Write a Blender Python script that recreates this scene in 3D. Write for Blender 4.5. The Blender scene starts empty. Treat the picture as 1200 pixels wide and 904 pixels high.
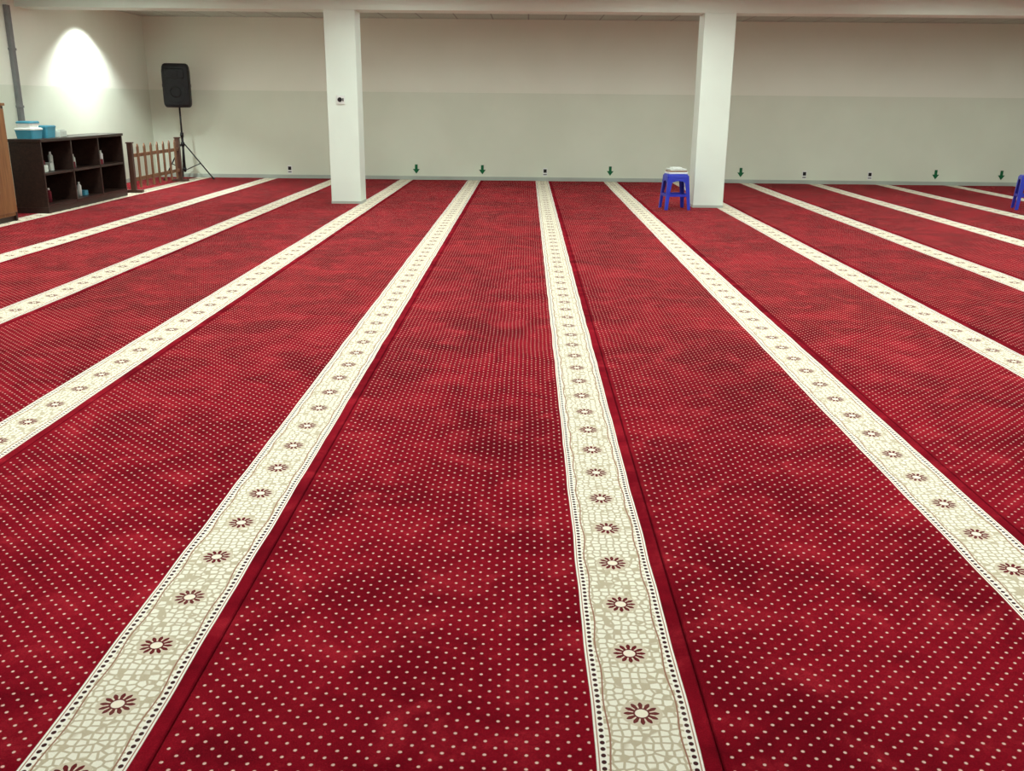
import bpy, bmesh, math, random
from mathutils import Vector, Matrix
random.seed(4)
S = bpy.context.scene
try:
    S.view_settings.view_transform = 'Standard'
    S.view_settings.look = 'None'
except Exception as e:
    print(e)

# ---------------------------------------------------------------- node helpers
class NT:
    def __init__(self, name, rough=0.6, spec=0.3):
        self.mat = bpy.data.materials.new(name); self.mat.use_nodes = True
        self.t = self.mat.node_tree; self.n = self.t.nodes; self.l = self.t.links
        self.b = self.n['Principled BSDF']
        self.b.inputs['Roughness'].default_value = rough
        self.b.inputs['Specular IOR Level'].default_value = spec
    def put(self, sock, v):
        if v is None: return
        if isinstance(v, bpy.types.NodeSocket): self.l.new(v, sock)
        else: sock.default_value = v
    def m(self, op, a, b=None, c=None):
        n = self.n.new('ShaderNodeMath'); n.operation = op
        self.put(n.inputs[0], a); self.put(n.inputs[1], b); self.put(n.inputs[2], c)
        return n.outputs[0]
    def step(self, v, lo, hi):   # smooth ramp 0..1 between lo and hi
        n = self.n.new('ShaderNodeMapRange'); n.interpolation_type = 'SMOOTHSTEP'
        self.put(n.inputs[0], v); n.inputs[1].default_value = lo; n.inputs[2].default_value = hi
        n.inputs[3].default_value = 0; n.inputs[4].default_value = 1
        return n.outputs[0]
    def below(self, v, th, s=0.0008):
        return self.m('SUBTRACT', 1.0, self.step(v, th - s, th + s))
    def mix(self, f, a, b, mode='MIX'):
        n = self.n.new('ShaderNodeMix'); n.data_type = 'RGBA'; n.blend_type = mode
        self.put(n.inputs[0], f); self.put(n.inputs[6], a); self.put(n.inputs[7], b)
        return n.outputs[2]
    def noise(self, vec, scale, detail=3, rough=0.5, dist=0.0):
        n = self.n.new('ShaderNodeTexNoise'); self.put(n.inputs['Vector'], vec)
        n.inputs['Scale'].default_value = scale; n.inputs['Detail'].default_value = detail
        n.inputs['Roughness'].default_value = rough; n.inputs['Distortion'].default_value = dist
        return n.outputs[0]
    def obj(self):
        return self.n.new('ShaderNodeTexCoord').outputs['Object']
    def pos(self):
        return self.n.new('ShaderNodeNewGeometry').outputs['Position']
    def sep(self, v):
        n = self.n.new('ShaderNodeSeparateXYZ'); self.l.new(v, n.inputs[0]); return n.outputs
    def comb(self, x, y, z):
        n = self.n.new('ShaderNodeCombineXYZ')
        self.put(n.inputs[0], x); self.put(n.inputs[1], y); self.put(n.inputs[2], z); return n.outputs[0]
    def bump(self, h, strength, dist=0.01):
        n = self.n.new('ShaderNodeBump'); n.inputs['Strength'].default_value = strength
        n.inputs['Distance'].default_value = dist; self.l.new(h, n.inputs['Height'])
        self.l.new(n.outputs[0], self.b.inputs['Normal'])
    def color(self, c): self.put(self.b.inputs['Base Color'], c)

def C(r, g, b): return (r, g, b, 1)

def simple(name, col, rough=0.5, spec=0.4, var=0.12, scale=8, metal=0.0, bump=0.0):
    t = NT(name, rough, spec)
    nz = t.noise(t.obj(), scale, 3)
    dark = tuple(c * (1 - var) for c in col) + (1,)
    lite = tuple(min(1, c * (1 + var)) for c in col) + (1,)
    t.color(t.mix(t.step(nz, .3, .7), dark, lite))
    t.b.inputs['Metallic'].default_value = metal
    if bump: t.bump(nz, bump)
    return t.mat

# ---------------------------------------------------------------- carpet material
PERIOD = 1.2; STRIPE_L = 0.935; STRIPE_W = 0.225
def carpet_material():
    t = NT('carpet_pile', 1.0, 0.03)
    P = t.pos(); o = t.sep(t.obj()); u0, v = o[0], o[1]
    wob = t.m('MULTIPLY', t.m('SUBTRACT', t.noise(t.comb(0.0, v, 0.0), 3.0, 1), .5), .010)
    u = t.m('ADD', u0, wob)
    # --- red pile with brushed light / dark patches
    n1 = t.noise(P, 1.5, 3, .6, .6)
    n2 = t.noise(P, 5.5, 4, .66, .5)
    n3 = t.noise(P, 260.0, 1, .6)
    red = t.mix(t.step(n1, .30, .70), C(.155, .0018, .0085), C(.280, .0060, .0170))
    red = t.mix(t.m('MULTIPLY', t.step(n2, .48, .74), .55), red, C(.47, .024, .040))
    red = t.mix(t.m('MULTIPLY', t.m('SUBTRACT', 1.0, t.step(n2, .26, .50)), .48), red, C(.068, .0008, .0045))
    red = t.mix(t.m('MULTIPLY', t.step(n3, .40, .62), .30), red, C(.08, .001, .004))
    # --- staggered dots, rows drift slightly with the pile
    px, py = .045, .045
    ud = t.m('ADD', u, t.m('MULTIPLY', t.m('SUBTRACT', n2, .5), .014))
    vd = t.m('ADD', v, t.m('MULTIPLY', t.m('SUBTRACT', n1, .5), .030))
    def lat(off):
        a = t.m('MULTIPLY', t.m('SUBTRACT', t.m('FRACT', t.m('ADD', t.m('DIVIDE', ud, px), off)), .5), px)
        b = t.m('MULTIPLY', t.m('SUBTRACT', t.m('FRACT', t.m('ADD', t.m('DIVIDE', vd, py), off)), .5), py)
        return t.m('SQRT', t.m('ADD', t.m('MULTIPLY', a, a), t.m('MULTIPLY', b, b)))
    dd = t.m('MINIMUM', lat(0.0), lat(0.5))
    dot = t.below(dd, .0038, .0014)
    reg = t.m('MULTIPLY', t.step(u, .012, .014), t.below(u, STRIPE_L - .010))
    dot = t.m('MULTIPLY', dot, reg)
    col = t.mix(t.m('MULTIPLY', dot, .88), red, C(.86, .58, .50))
    # --- cream stripe
    tt = t.m('SUBTRACT', u, STRIPE_L + STRIPE_W / 2)
    tc = t.m('ABSOLUTE', tt)
    vr = t.m('MULTIPLY', t.m('SUBTRACT', t.m('FRACT', t.m('DIVIDE', t.m('ADD', v, -1.836 + .12125 + 2.425), .2425)), .5), .2425)
    r = t.m('SQRT', t.m('ADD', t.m('MULTIPLY', tt, tt), t.m('MULTIPLY', vr, vr)))
    ang = t.m('ARCTAN2', tt, vr)
    ca = t.m('COSINE', t.m('MULTIPLY', ang, 12.0))
    vo = t.n.new('ShaderNodeTexVoronoi'); vo.feature = 'DISTANCE_TO_EDGE'
    vo.inputs['Scale'].default_value = 46; vo.inputs['Randomness'].default_value = .5
    t.l.new(t.comb(u, v, 0.0), vo.inputs['Vector'])
    cob = t.step(vo.outputs['Distance'], .09, .17)
    inner = t.mix(cob, C(.56, .49, .35), C(.91, .89, .77))
    halo = t.below(r, .048, .002)
    inner = t.mix(halo, inner, C(.66, .59, .45))
    petR = t.m('ADD', .035, t.m('MULTIPLY', ca, .006))
    pet = t.m('SUBTRACT', 1.0, t.step(t.m('SUBTRACT', r, petR), -.001, .001))
    inner = t.mix(pet, inner, C(.13, .006, .012))
    gap = t.m('MULTIPLY', t.below(ca, -.55, .15), t.step(r, .018, .021))
    gap = t.m('MULTIPLY', gap, pet)
    inner = t.mix(gap, inner, C(.78, .70, .56))
    inner = t.mix(t.below(r, .015, .001), inner, C(.92, .86, .72))
    tw = t.m('ADD', tc, t.m('MULTIPLY', t.m('SINE', t.m('MULTIPLY', v, 2 * math.pi / .2425)), .003))
    line = t.m('MULTIPLY', t.step(tw, .0785, .0795), t.below(tw, .0830, .0006))
    inner = t.mix(line, inner, C(.34, .17, .11))
    border = C(.93, .91, .82)
    dv = t.m('MULTIPLY', t.m('SUBTRACT', t.m('FRACT', t.m('DIVIDE', v, .021)), .5), .021)
    du = t.m('SUBTRACT', tc, .0965)
    de = t.m('SQRT', t.m('ADD', t.m('MULTIPLY', du, du), t.m('MULTIPLY', t.m('MULTIPLY', dv, dv), .75)))
    bcol = t.mix(t.below(de, .0055, .0008), border, C(.045, .004, .009))
    ln2 = t.m('MULTIPLY', t.step(tc, .1045, .1055), t.below(tc, .1078, .0006))
    bcol = t.mix(ln2, bcol, C(.42, .22, .15))
    edge = t.below(tc, .0885, .0006)
    stripe = t.mix(edge, bcol, inner)
    stripe = t.mix(t.m('MULTIPLY', t.step(n1, .4, .7), .06), stripe, C(.55, .50, .38))
    stripe = t.mix(t.m('MULTIPLY', t.step(n3, .4, .7), .08), stripe, C(.35, .30, .20))
    ins = t.below(tc, STRIPE_W / 2, .001)
    col = t.mix(ins, col, stripe)
    e1 = t.m('ADD', t.below(u0, .005, .001), t.step(u0, PERIOD - .007, PERIOD - .005))
    col = t.mix(t.m('MULTIPLY', e1, .30), col, C(.06, .001, .005))
    t.color(col)
    t.bump(n3, .25, .004)
    return t.mat

M_carpet = carpet_material()

def wall_mat():
    t = NT('two_tone_wall_paint', .55, .3)
    P = t.pos(); z = t.sep(P)[2]
    n = t.noise(P, 1.1, 3)
    up = t.mix(t.step(n, .3, .7), C(.82, .85, .74), C(.85, .88, .775))
    lo = t.mix(t.step(n, .3, .7), C(.70, .755, .635), C(.74, .795, .675))
    lower = t.below(z, 1.48, .004)
    t.color(t.mix(lower, up, lo))
    t.put(t.b.inputs['Roughness'], t.m('SUBTRACT', .65, t.m('MULTIPLY', lower, .37)))
    return t.mat
M_wall = wall_mat()
M_col = simple('column_paint', (.79, .90, .82), .5, .3, .02, 2)
M_beam = simple('beam_paint', (.76, .87, .79), .6, .3, .02, 2)
def ceil_mat():
    t = NT('ceiling_tile', .9, .1)
    p = t.sep(t.pos())
    gx = t.m('ABSOLUTE', t.m('SUBTRACT', t.m('FRACT', t.m('DIVIDE', p[0], .6)), .5))
    gy = t.m('ABSOLUTE', t.m('SUBTRACT', t.m('FRACT', t.m('DIVIDE', p[1], .6)), .5))
    g = t.step(t.m('MAXIMUM', gx, gy), .475, .485)
    n = t.noise(t.pos(), 40, 2)
    c = t.mix(t.step(n, .4, .6), C(.50, .58, .51), C(.57, .65, .58))
    t.color(t.mix(g, c, C(.33, .36, .33)))
    return t.mat
M_ceil = ceil_mat()
M_slab = simple('concrete_floor', (.30, .29, .27), .8, .2, .1, 3)
M_base = simple('baseboard_paint', (.42, .47, .42), .4, .4, .05, 3)
M_black = simple('black_plastic', (.007, .007, .009), .5, .35, .2, 30, 0, .1)
M_metal = simple('black_steel', (.012, .012, .014), .35, .4, .1, 30, .3)
M_grey = simple('grey_conduit', (.19, .20, .20), .5, .4, .08, 10)
M_white = simple('white_plastic', (.80, .84, .81), .4, .4, .03, 10)
M_blue = simple('blue_plastic', (.022, .040, .48), .35, .45, .08, 5)
M_teal = simple('teal_plastic', (.06, .30, .42), .35, .5, .08, 8)
M_green = simple('green_sticker', (.0, .12, .04), .5, .3, .05, 10)
M_red = simple('maroon_cloth', (.16, .02, .03), .8, .2, .1, 20)
M_paper = simple('paper', (.62, .68, .62), .8, .2, .06, 20)
def wood(name, a, b, rough=.4, axis=2):
    t = NT(name, rough, .4)
    o = t.sep(t.obj())
    sc = [18.0, 18.0, 18.0]; sc[axis] = 1.5
    v = t.comb(t.m('MULTIPLY', o[0], sc[0]), t.m('MULTIPLY', o[1], sc[1]), t.m('MULTIPLY', o[2], sc[2]))
    n = t.noise(v, 1.5, 4, .6, .8)
    t.color(t.mix(t.step(n, .3, .7), a, b)); t.bump(n, .1, .003)
    return t.mat
M_dark = wood('dark_walnut_laminate', C(.018, .009, .007), C(.038, .018, .013), .38, 1)
M_fence = wood('fence_wood', C(.15, .065, .030), C(.28, .14, .07), .5, 2)
M_fencepost = wood('dark_post_wood', C(.05, .022, .016), C(.10, .045, .03), .45, 2)
M_honey = wood('honey_wood', C(.17, .07, .025), C(.28, .13, .05), .4, 2)

def emis(name, col, s):
    t = NT(name); t.color(col); t.b.inputs['Emission Color'].default_value = col
    t.b.inputs['Emission Strength'].default_value = s
    return t.mat
M_glow = emis('light_diffuser', C(.91, 1, .93), 20)
M_glow2 = emis('downlight_lens', C(.9, 1, .95), 6)

# ---------------------------------------------------------------- mesh builder
class B:
    def __init__(self, mats):
        self.bm = bmesh.new(); self.mats = mats
    def _fin(self, verts, mi, smooth=False):
        fs = set(f for v in verts for f in v.link_faces)
        for f in fs: f.material_index = mi; f.smooth = smooth
    def box(self, x0, x1, y0, y1, z0, z1, mi=0, bev=0.0, taper=None):
        r = bmesh.ops.create_cube(self.bm, size=1)
        vs = r['verts']
        for v in vs:
            v.co = Vector(((x0 + x1) / 2 + v.co.x * (x1 - x0), (y0 + y1) / 2 + v.co.y * (y1 - y0), (z0 + z1) / 2 + v.co.z * (z1 - z0)))
        self._fin(vs, mi)
        if bev:
            es = list(set(e for v in vs for e in v.link_edges))
            r2 = bmesh.ops.bevel(self.bm, geom=es, offset=bev, segments=2, affect='EDGES', profile=.5)
            for f in r2['faces']: f.material_index = mi; f.smooth = True
        return vs
    def rod(self, a, b, r1, r2=None, mi=0, seg=12, smooth=True):
        a = Vector(a); b = Vector(b); d = b - a
        r2 = r1 if r2 is None else r2
        r = bmesh.ops.create_cone(self.bm, cap_ends=True, segments=seg, radius1=r1, radius2=r2, depth=d.length)
        q = d.to_track_quat('Z', 'Y').to_matrix().to_4x4()
        q.translation = (a + b) / 2
        bmesh.ops.transform(self.bm, matrix=q, verts=r['verts'])
        self._fin(r['verts'], mi, False)
        for v in r['verts']:
            for f in v.link_faces:
                if len(f.verts) == 4: f.smooth = smooth
        return r['verts']
    def loft(self, rings, mi=0, smooth=False, cap=True):
        rs = [[self.bm.verts.new(p) for p in ring] for ring in rings]
        n = len(rs[0])
        for a, b in zip(rs, rs[1:]):
            for i in range(n):
                f = self.bm.faces.new((a[i], a[(i + 1) % n], b[(i + 1) % n], b[i])); f.material_index = mi; f.smooth = smooth
        if cap:
            f = self.bm.faces.new(list(reversed(rs[0]))); f.material_index = mi
            f = self.bm.faces.new(rs[-1]); f.material_index = mi
    def done(self, name, loc=(0, 0, 0), rotz=0.0):
        bmesh.ops.recalc_face_normals(self.bm, faces=self.bm.faces)
        me = bpy.data.meshes.new(name); self.bm.to_mesh(me); self.bm.free()
        for m in self.mats: me.materials.append(m)
        ob = bpy.data.objects.new(name, me); S.collection.objects.link(ob)
        ob.location = loc; ob.rotation_euler[2] = rotz
        return ob

def rrect(w, d, r, z, n=5, cx=0, cy=0):
    pts = []
    for (sx, sy, a0) in ((1, 1, 0), (-1, 1, 90), (-1, -1, 180), (1, -1, 270)):
        for i in range(n + 1):
            a = math.radians(a0 + 90 * i / n)
            pts.append(Vector((cx + sx * (w / 2 - r) + r * math.cos(a), cy + sy * (d / 2 - r) + r * math.sin(a), z)))
    return pts

# ---------------------------------------------------------------- room shell
XL, XR, YF, YB, ZC, ZF = -6.58, 12.0, -4.0, 17.0, 2.67, -.012
def slab(name, x0, x1, y0, y1, z0, z1, mat, bev=0):
    b = B([mat]); b.box(x0, x1, y0, y1, z0, z1, 0, bev); return b.done(name)
slab('floor', XL - .2, XR + .2, YF - .2, YB + .2, ZF - .2, ZF, M_slab)
slab('ceiling', XL - .2, XR + .2, YF - .2, YB + .2, ZC, ZC + .2, M_ceil)
slab('wall_back', XL - .2, XR + .2, YB, YB + .2, ZF, ZC, M_wall)
slab('wall_front', XL - .2, XR + .2, YF - .2, YF, ZF, ZC, M_wall)
slab('wall_left', XL - .2, XL, YF, YB, ZF, ZC, M_wall)
slab('wall_right', XR, XR + .2, YF, YB, ZF, ZC, M_wall)
slab('baseboard_back', XL, XR, YB - .012, YB, ZF, .06, M_base)
slab('baseboard_left', XL, XL + .012, YF, YB - .012, ZF, .06, M_base)
# beam along the column line
slab('ceiling_beam', XL, XR, 12.80, 13.20, 2.44, ZC, M_beam, 0)
COLS = (-2.42, 2.44, 7.40)
for cx in COLS:
    b = B([M_col, M_base])
    b.box(cx - .20, cx + .20, 12.80, 13.20, ZF, 2.44, 0, .006)
    b.box(cx - .203, cx + .203, 12.797, 13.203, ZF, .03, 1)
    b.done('column')

# ---------------------------------------------------------------- carpets
def carpet_mesh():
    W = PERIOD
    prof = [(0.0002, -.0118), (.0010, -.005), (.003, -.0012), (.008, 0)]
    xs = prof + [(W * i / 12, 0) for i in range(1, 12)] + [(W - a, z) for a, z in reversed(prof)]
    bm = bmesh.new(); rows = []
    y0, y1 = YF + .03, YB - .03; n = 160
    for j in range(n + 1):
        y = y0 + (y1 - y0) * j / n
        rows.append([bm.verts.new((x, y, z - (0.0012 * (1 + math.sin(y * 2.3 + x * 5))) * (1 if z == 0 else 0))) for x, z in xs])
    for a, b in zip(rows, rows[1:]):
        for i in range(len(xs) - 1):
            f = bm.faces.new((a[i], a[i + 1], b[i + 1], b[i])); f.smooth = True
    me = bpy.data.meshes.new('carpet_runner'); bm.to_mesh(me); bm.free()
    me.materials.append(M_carpet); return me
CM = carpet_mesh()
x0 = .165 - STRIPE_L
def bis(bm, co, no, clear=False):
    bmesh.ops.bisect_plane(bm, geom=bm.verts[:] + bm.edges[:] + bm.faces[:], plane_co=co, plane_no=no, clear_outer=clear)
for k in range(-5, 10):
    X = x0 + PERIOD * k
    if X + PERIOD > XR: break
    me = CM
    cols = [c for c in COLS if X < c < X + PERIOD]
    if k == -5 or cols:
        me = CM.copy(); bm = bmesh.new(); bm.from_mesh(me)
        if k == -5: bis(bm, (XL + .02 - X, 0, 0), (-1, 0, 0), True)
        for c in cols:      # carpet is cut round the column
            lx0, lx1, ly0, ly1 = c - .206 - X, c + .206 - X, 12.794, 13.206
            for co, no in (((lx0, 0, 0), (1, 0, 0)), ((lx1, 0, 0), (1, 0, 0)), ((0, ly0, 0), (0, 1, 0)), ((0, ly1, 0), (0, 1, 0))):
                bis(bm, co, no)
            kill = [f for f in bm.faces if lx0 < f.calc_center_median().x < lx1 and ly0 < f.calc_center_median().y < ly1]
            bmesh.ops.delete(bm, geom=kill, context='FACES')
        bm.to_mesh(me); bm.free()
    ob = bpy.data.objects.new('carpet_runner', me); ob.location = (X, 0, 0); S.collection.objects.link(ob)

# ---------------------------------------------------------------- ceiling lights
def panel(ix, iy, w, d, rz=0):
    b = B([M_white, M_glow])
    vs = [b.bm.verts.new(p) for p in ((-w/2, -d/2, -.010), (-w/2, d/2, -.010), (w/2, d/2, -.010), (w/2, -d/2, -.010))]
    b.bm.faces.new(vs).material_index = 1
    b.box(-w/2 - .02, -w/2, -d/2 - .02, d/2 + .02, -.03, 0, 0)
    b.box(w/2, w/2 + .02, -d/2 - .02, d/2 + .02, -.03, 0, 0)
    b.box(-w/2, w/2, -d/2 - .02, -d/2, -.03, 0, 0)
    b.box(-w/2, w/2, d/2, d/2 + .02, -.03, 0, 0)
    b.done('ceiling_light_panel', (ix, iy, ZC), rz)
for ix in (-5.0, -1.6, 1.8, 5.2, 8.6):
    for iy in (3.0, 5.7, 8.4, 11.1): panel(ix, iy, .62, 1.22)
for ix in (-4.4, -1.1, 2.2, 5.5, 8.8): panel(ix, 14.2, .42, 1.22, math.pi / 2)  # added row, hidden behind the beam, only to brighten the back wall
def downlight(x, y, power, ang=100, tgt=None):
    b = B([M_white, M_glow2])
    b.rod((0, 0, -.03), (0, 0, 0), .07, .08, 0, 24)
    b.rod((0, 0, -.034), (0, 0, -.0301), .055, .055, 1, 24)
    b.done('ceiling_downlight', (x, y, ZC))
    L = bpy.data.lights.new('downlight_lamp', 'SPOT'); L.energy = power; L.spot_size = math.radians(ang)
    L.spot_blend = .45; L.shadow_soft_size = .05; L.color = (.92, 1, .97)
    o = bpy.data.objects.new('downlight_lamp', L); S.collection.objects.link(o)
    o.location = (x, y, ZC - .05)
    d = (Vector(tgt) - o.location) if tgt else Vector((0, 0, -1))
    o.rotation_euler = d.to_track_quat('-Z', 'Y').to_euler()
downlight(-5.98, 14.5, 300, 118, (-6.22, 14.5, 0))

# ---------------------------------------------------------------- conduit on left wall
b = B([M_grey])
b.box(0, .05, -.045, .045, 0, 2.44, 0, .006)
for z in (.5, 1.2, 1.9): b.box(0, .056, -.055, .055, z, z + .03, 0, .003)
b.done('wall_conduit', (XL, 12.55, .0))

# ---------------------------------------------------------------- shoe shelf
def shelf():
    L, D, H, T = 2.31, .38, .86, .028
    b = B([M_dark])
    b.box(-D, 0, 0, L, 0, .07, 0, .003)
    b.box(-D - .01, .015, -.012, L + .012, H - .035, H, 0, .004)
    for y in (0, L / 3 - T / 2, 2 * L / 3 - T / 2, L - T): b.box(-D, -.002 if 0 < y < L - T else 0, y, y + T, .07, H - .035, 0, .002)
    b.box(-D, -.004, T, L - T, .07, .07 + T, 0)
    b.box(-D, -.006, T, L - T, .44, .44 + T, 0, .002)
    b.box(-D, -D + .012, T, L - T, .07, H - .035, 0)
    return b.done('cubby_shelf', (-5.70, 11.26, 0))
shelf()
b = B([M_white, M_paper, M_teal, M_red])
for (z, bay, items) in ((.4685, 0, 5), (.0985, 0, 3), (.4685, 1, 3), (.0985, 1, 4), (.4685, 2, 3)):
    yb = bay * .77 + .10
    for i in range(items):
        y = yb + i * .13 + random.uniform(-.02, .02); x = -.13 - random.uniform(0, .08)
        h = random.uniform(.10, .19); m = random.choice([0, 0, 1, 2, 3])
        if i % 2 == 0:
            b.rod((x, y, z), (x, y, z + h), .028, .028, m, 14); b.rod((x, y, z + h), (x, y, z + h + .02), .026, .012, m, 14)
            b.rod((x, y, z + h + .02), (x, y, z + h + .045), .012, .012, 0, 10)
        else:
            b.box(x - .06, x + .06, y - .045, y + .045, z, z + h * .55, m, .004)
b.done('shelf_supplies', (-5.70, 11.26, 0))

def tub(name, loc, w, d, h, lidmat, body):
    b = B([body, lidmat])
    b.loft([rrect(w * .88, d * .88, .02, 0), rrect(w, d, .025, h), rrect(w * .96, d * .96, .02, h), rrect(w * .85, d * .85, .02, .006)], 0, False, True)
    b.loft([rrect(w * 1.05, d * 1.05, .03, h), rrect(w * 1.05, d * 1.05, .03, h + .015), rrect(w * .95, d * .95, .03, h + .025)], 1)
    b.done(name, loc)
tub('storage_tub', (-5.93, 11.48, .86), .22, .26, .10, M_white, M_teal)
tub('storage_tub', (-5.91, 11.78, .86), .22, .24, .12, M_teal, M_teal)
tub('storage_tub', (-5.93, 11.48, .985), .18, .22, .05, M_teal, M_white)
b = B([M_paper]); b.box(-.05, .05, -.16, .16, 0, .07, 0, .004); b.box(-.04, .04, -.12, .12, .07, .085, 0, .003)
b.done('tissue_box', (-5.87, 12.10, .86), .2)

# ---------------------------------------------------------------- wooden cabinet far left
b = B([M_honey, M_dark])
b.box(-.46, 0, -1.1, 0, .06, 1.24, 0, .004)
b.box(-.44, -.02, -1.08, -.02, 0, .06, 1)
b.box(-.48, .02, -1.12, .02, 1.24, 1.27, 0, .005)
for y in (-1.08, -.54): b.box(0, .018, y, y + .52, .10, 1.21, 0, .004)
for y in (-.60, -.50): b.rod((.018, y, .68), (.045, y, .68), .012, .014, 1, 12)
b.box(-.46, .002, -.03, .004, 0, 1.24, 1, .002)
b.done('wooden_cabinet', (-5.72, 10.58, 0))

# ---------------------------------------------------------------- picket fence
b = B([M_fence, M_fencepost])
L = 2.05; n = 7
for y, mi in ((0, 1), (L, 1)):
    b.box(-.035, .035, y - .035, y + .035, 0, .70, mi, .005)
    b.box(-.045, .045, y - .045, y + .045, .70, .72, mi, .004)
    b.box(-.13, .13, y - .04, y + .04, 0, .04, mi, .005)
for z in (.16, .50): b.box(-.016, .016, 0, L, z, z + .05, 0, .003)
for i in range(n):
    y = .22 + i * (L - .44) / (n - 1); x0_, x1_ = .018, .034
    pts = [(y - .033, .06), (y + .033, .06), (y + .033, .64), (y, .69), (y - .033, .64)]
    b.loft([[Vector((x0_, p[0], p[1])) for p in pts], [Vector((x1_, p[0], p[1])) for p in pts]], 0)
b.done('picket_fence', (-5.78, 14.0, 0), .02)

# ---------------------------------------------------------------- PA speaker on tripod
def speaker():
    e = bpy.data.objects.new('pa_speaker_on_stand', None); S.collection.objects.link(e)
    e.location = (-5.90, 16.52, 0)
    b = B([M_black, M_metal])
    W, D, z0 = .43, .36, 1.19
    rings = []
    prof = [(0, .82, .85), (.015, .93, .92), (.05, 1.0, .98), (.10, 1.02, 1.0), (.58, 1.02, 1.0), (.65, .98, .96), (.69, .90, .9), (.705, .78, .85)]
    for dz, sw, sd in prof:
        w = W * sw; d = D * sd; z = z0 + dz
        pts = [(-w/2, -d/2 + .05), (-w/2 + .02, -d/2 + .014), (-w/4, -d/2 - .008), (0, -d/2 - .014), (w/4, -d/2 - .008), (w/2 - .02, -d/2 + .014), (w/2, -d/2 + .05),
               (w/2, -.02), (w * .30, d/2 - .03), (w * .26, d/2), (-w * .26, d/2), (-w * .30, d/2 - .03), (-w/2, -.02)]
        rings.append([Vector((p[0], p[1], z)) for p in pts])
    b.loft(rings, 0, False)
    b.rod((0, -D/2 - .022, z0 + .25), (0, -D/2 + .02, z0 + .25), .165, .165, 1, 36)
    b.rod((0, -D/2 - .026, z0 + .25), (0, -D/2 - .02, z0 + .25), .07, .10, 0, 30)
    b.box(-.15, .15, -D/2 - .022, -D/2 + .02, z0 + .46, z0 + .62, 1, .012)
    b.box(-.05, .05, -D/2 - .028, -D/2 - .018, z0 + .49, z0 + .59, 0, .005)
    b.box(-.03, .03, -D/2 - .026, -D/2 - .018, z0 + .04, z0 + .06, 1, .002)
    for s in (-1, 1):
        b.box(s * W/2 - .012, s * W/2 + .010, -.12, -.01, z0 + .33, z0 + .38, 1, .004)
    o = b.done('speaker_cabinet'); o.parent = e; o.rotation_euler[2] = .15
    b = B([M_metal])
    b.rod((0, 0, .12), (0, 0, .75), .019, .019, 0, 16)
    b.rod((0, 0, .7), (0, 0, 1.21), .015, .015, 0, 16)
    b.rod((0, 0, .70), (0, 0, .78), .028, .028, 0, 16)
    b.rod((0, 0, .55), (0, 0, .62), .03, .03, 0, 16)
    b.rod((0, 0, .14), (0, 0, .19), .028, .028, 0, 16)
    b.rod((0, -.02, .74), (0, -.07, .74), .009, .012, 0, 10)
    for a, R in ((355, .50), (115, .42), (235, .42)):
        c, s = math.cos(math.radians(a)), math.sin(math.radians(a))
        b.rod((c * .03, s * .03, .59), (c * R, s * R, .016), .011, .011, 0, 10)
        b.rod((c * .03, s * .03, .16), (c * R * .58, s * R * .58, .27), .008, .008, 0, 10)
        b.rod((c * (R - .015), s * (R - .015), .024), (c * (R + .015), s * (R + .015), 0.015), .014, .014, 0, 10)
    o = b.done('tripod_stand'); o.parent = e
speaker()

# ---------------------------------------------------------------- plastic stools
def stool(loc, rot, h=.46, stacked=False, sc=.88):
    b = B([M_blue, M_white])
    def one(dz):
        H = h + dz
        b.loft([rrect(.30, .30, .05, H - .035), rrect(.285, .285, .05, H - .006), rrect(.27, .27, .045, H), rrect(.20, .20, .03, H - .001), rrect(.18, .18, .03, H - .006)], 0, False)
        for q in range(4):
            R = Matrix.Rotation(q * math.pi / 2, 4, 'Z')
            n = 8
            for i in range(n):
                t0, t1 = -1 + 2 * i / n, -1 + 2 * (i + 1) / n
                def pt(t, z, off): return R @ Vector((t * .135, -.145 + off - (H - z) * .08, z))
                za, zb = H - .05 - .05 * abs(t0) ** 2, H - .05 - .05 * abs(t1) ** 2
                b.loft([[pt(t0, H - .02, 0), pt(t1, H - .02, 0), pt(t1, zb, 0), pt(t0, za, 0)],
                        [pt(t0, H - .02, .01), pt(t1, H - .02, .01), pt(t1, zb, .01), pt(t0, za, .01)]], 0)
    one(0)
    if stacked: one(.035)
    for q in range(4):
        R = Matrix.Rotation(q * math.pi / 2, 4, 'Z')
        def lring(z, o, w):
            p = [(o, o), (o - w, o), (o - w, o - .009), (o - .009, o - .009), (o - .009, o - w), (o, o - w)]
            return [R @ Vector((x, y, z)) for x, y in p]
        b.loft([lring(0, .178, .040), lring(.2, .163, .048), lring(h - .02, .146, .066)], 0)
        zb = .17; o = .164
        b.loft([[R @ Vector((s * (o - .01), -o + dy, z)) for dy, z in ((0, zb), (.012, zb), (.012, zb + .030), (0, zb + .030))] for s in (-1, 1)], 0)
    for v in b.bm.verts: v.co.x *= sc; v.co.y *= sc
    return b.done('plastic_stool', loc, rot)
stool((1.96, 12.60, 0), .12, .42, True, .95)
stool((6.82, 13.05, 0), -.3, .45, False, .95)
b = B([M_paper, M_white, M_honey])
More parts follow.
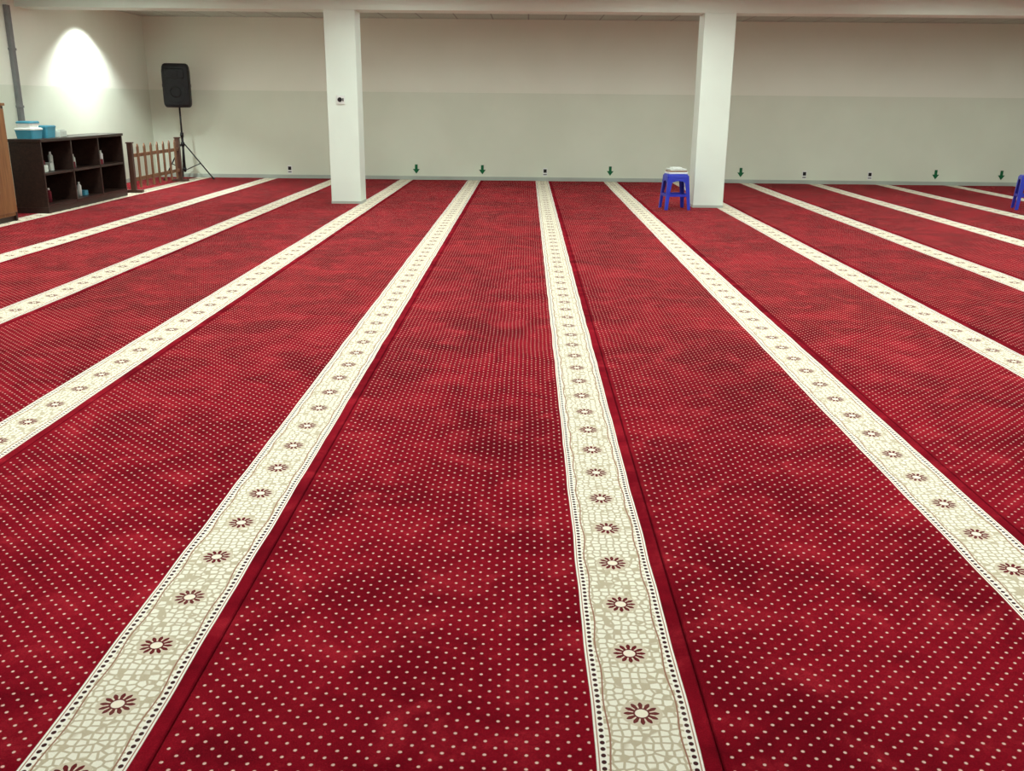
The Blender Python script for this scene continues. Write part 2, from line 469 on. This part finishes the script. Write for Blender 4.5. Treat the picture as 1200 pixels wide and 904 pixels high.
b.box(-.12, .12, -.10, .10, 0, .025, 1, .003); b.box(-.115, .115, -.095, .095, .025, .04, 2, .003); b.box(-.11, .11, -.09, .09, .04, .065, 0, .003); b.box(-.07, .06, -.06, .07, .065, .082, 1, .004)
b.done('booklet_stack', (1.96, 12.60, .4555), .2)

# ---------------------------------------------------------------- thermostat on column
b = B([M_white, M_black])
b.box(-.055, .055, -.022, 0, -.055, .055, 0, .005)
b.rod((-.01, -.034, 0), (-.01, -.022, 0), .028, .03, 1, 20)
b.box(.025, .04, -.026, -.02, -.02, .02, 1, .001)
b.done('wall_switch', (-2.44, 12.799, 1.34))

# ---------------------------------------------------------------- row marker stickers
def arrow(x):
    b = B([M_green])
    w = .024; pts = [(-w, .16), (w, .16), (w, .08), (.06, .08), (0, 0), (-.06, .08), (-w, .08)]
    b.loft([[Vector((p[0], 0, p[1])) for p in pts], [Vector((p[0], -.004, p[1])) for p in pts]], 0)
    b.done('arrow_sticker', (x, YB - .001, .10))
for x in (-1.95, -.78, 1.48, 3.78, 7.2, 8.35): arrow(x)
def tag(x):
    b = B([M_white, M_black])
    b.box(-.04, .04, -.004, 0, 0, .14, 0, .001)
    b.box(-.028, .028, -.007, -.004, .06, .12, 1, .001); b.box(-.030, .030, -.007, -.004, .02, .035, 1, .001)
    b.done('row_tag', (x, YB - .001, .08))
for x in (-4.2, .33, 4.9, 6.05, 10.2): tag(x)

# ---------------------------------------------------------------- world + camera
w = bpy.data.worlds.new('World'); S.world = w; w.use_nodes = True
w.node_tree.nodes['Background'].inputs[0].default_value = (.8, .85, .9, 1)
w.node_tree.nodes['Background'].inputs[1].default_value = .3

F = 1100.0
yc = Vector((18, 332, -F)).normalized()
xc = Vector((1, -.0137, 0)); xc.z = (18 - .0137 * 332) / F
xc = (xc - yc * xc.dot(yc)).normalized()
zc = xc.cross(yc)
Rw2c = Matrix((xc, yc, zc)).transposed()
cam = bpy.data.cameras.new('camera'); cam.sensor_width = 36; cam.lens = F / 1200 * 36; cam.clip_start = .05
co = bpy.data.objects.new('camera', cam); S.collection.objects.link(co)
M = Rw2c.transposed().to_4x4(); M.translation = Vector((0, 0, 1.33)); co.matrix_world = M
S.camera = co
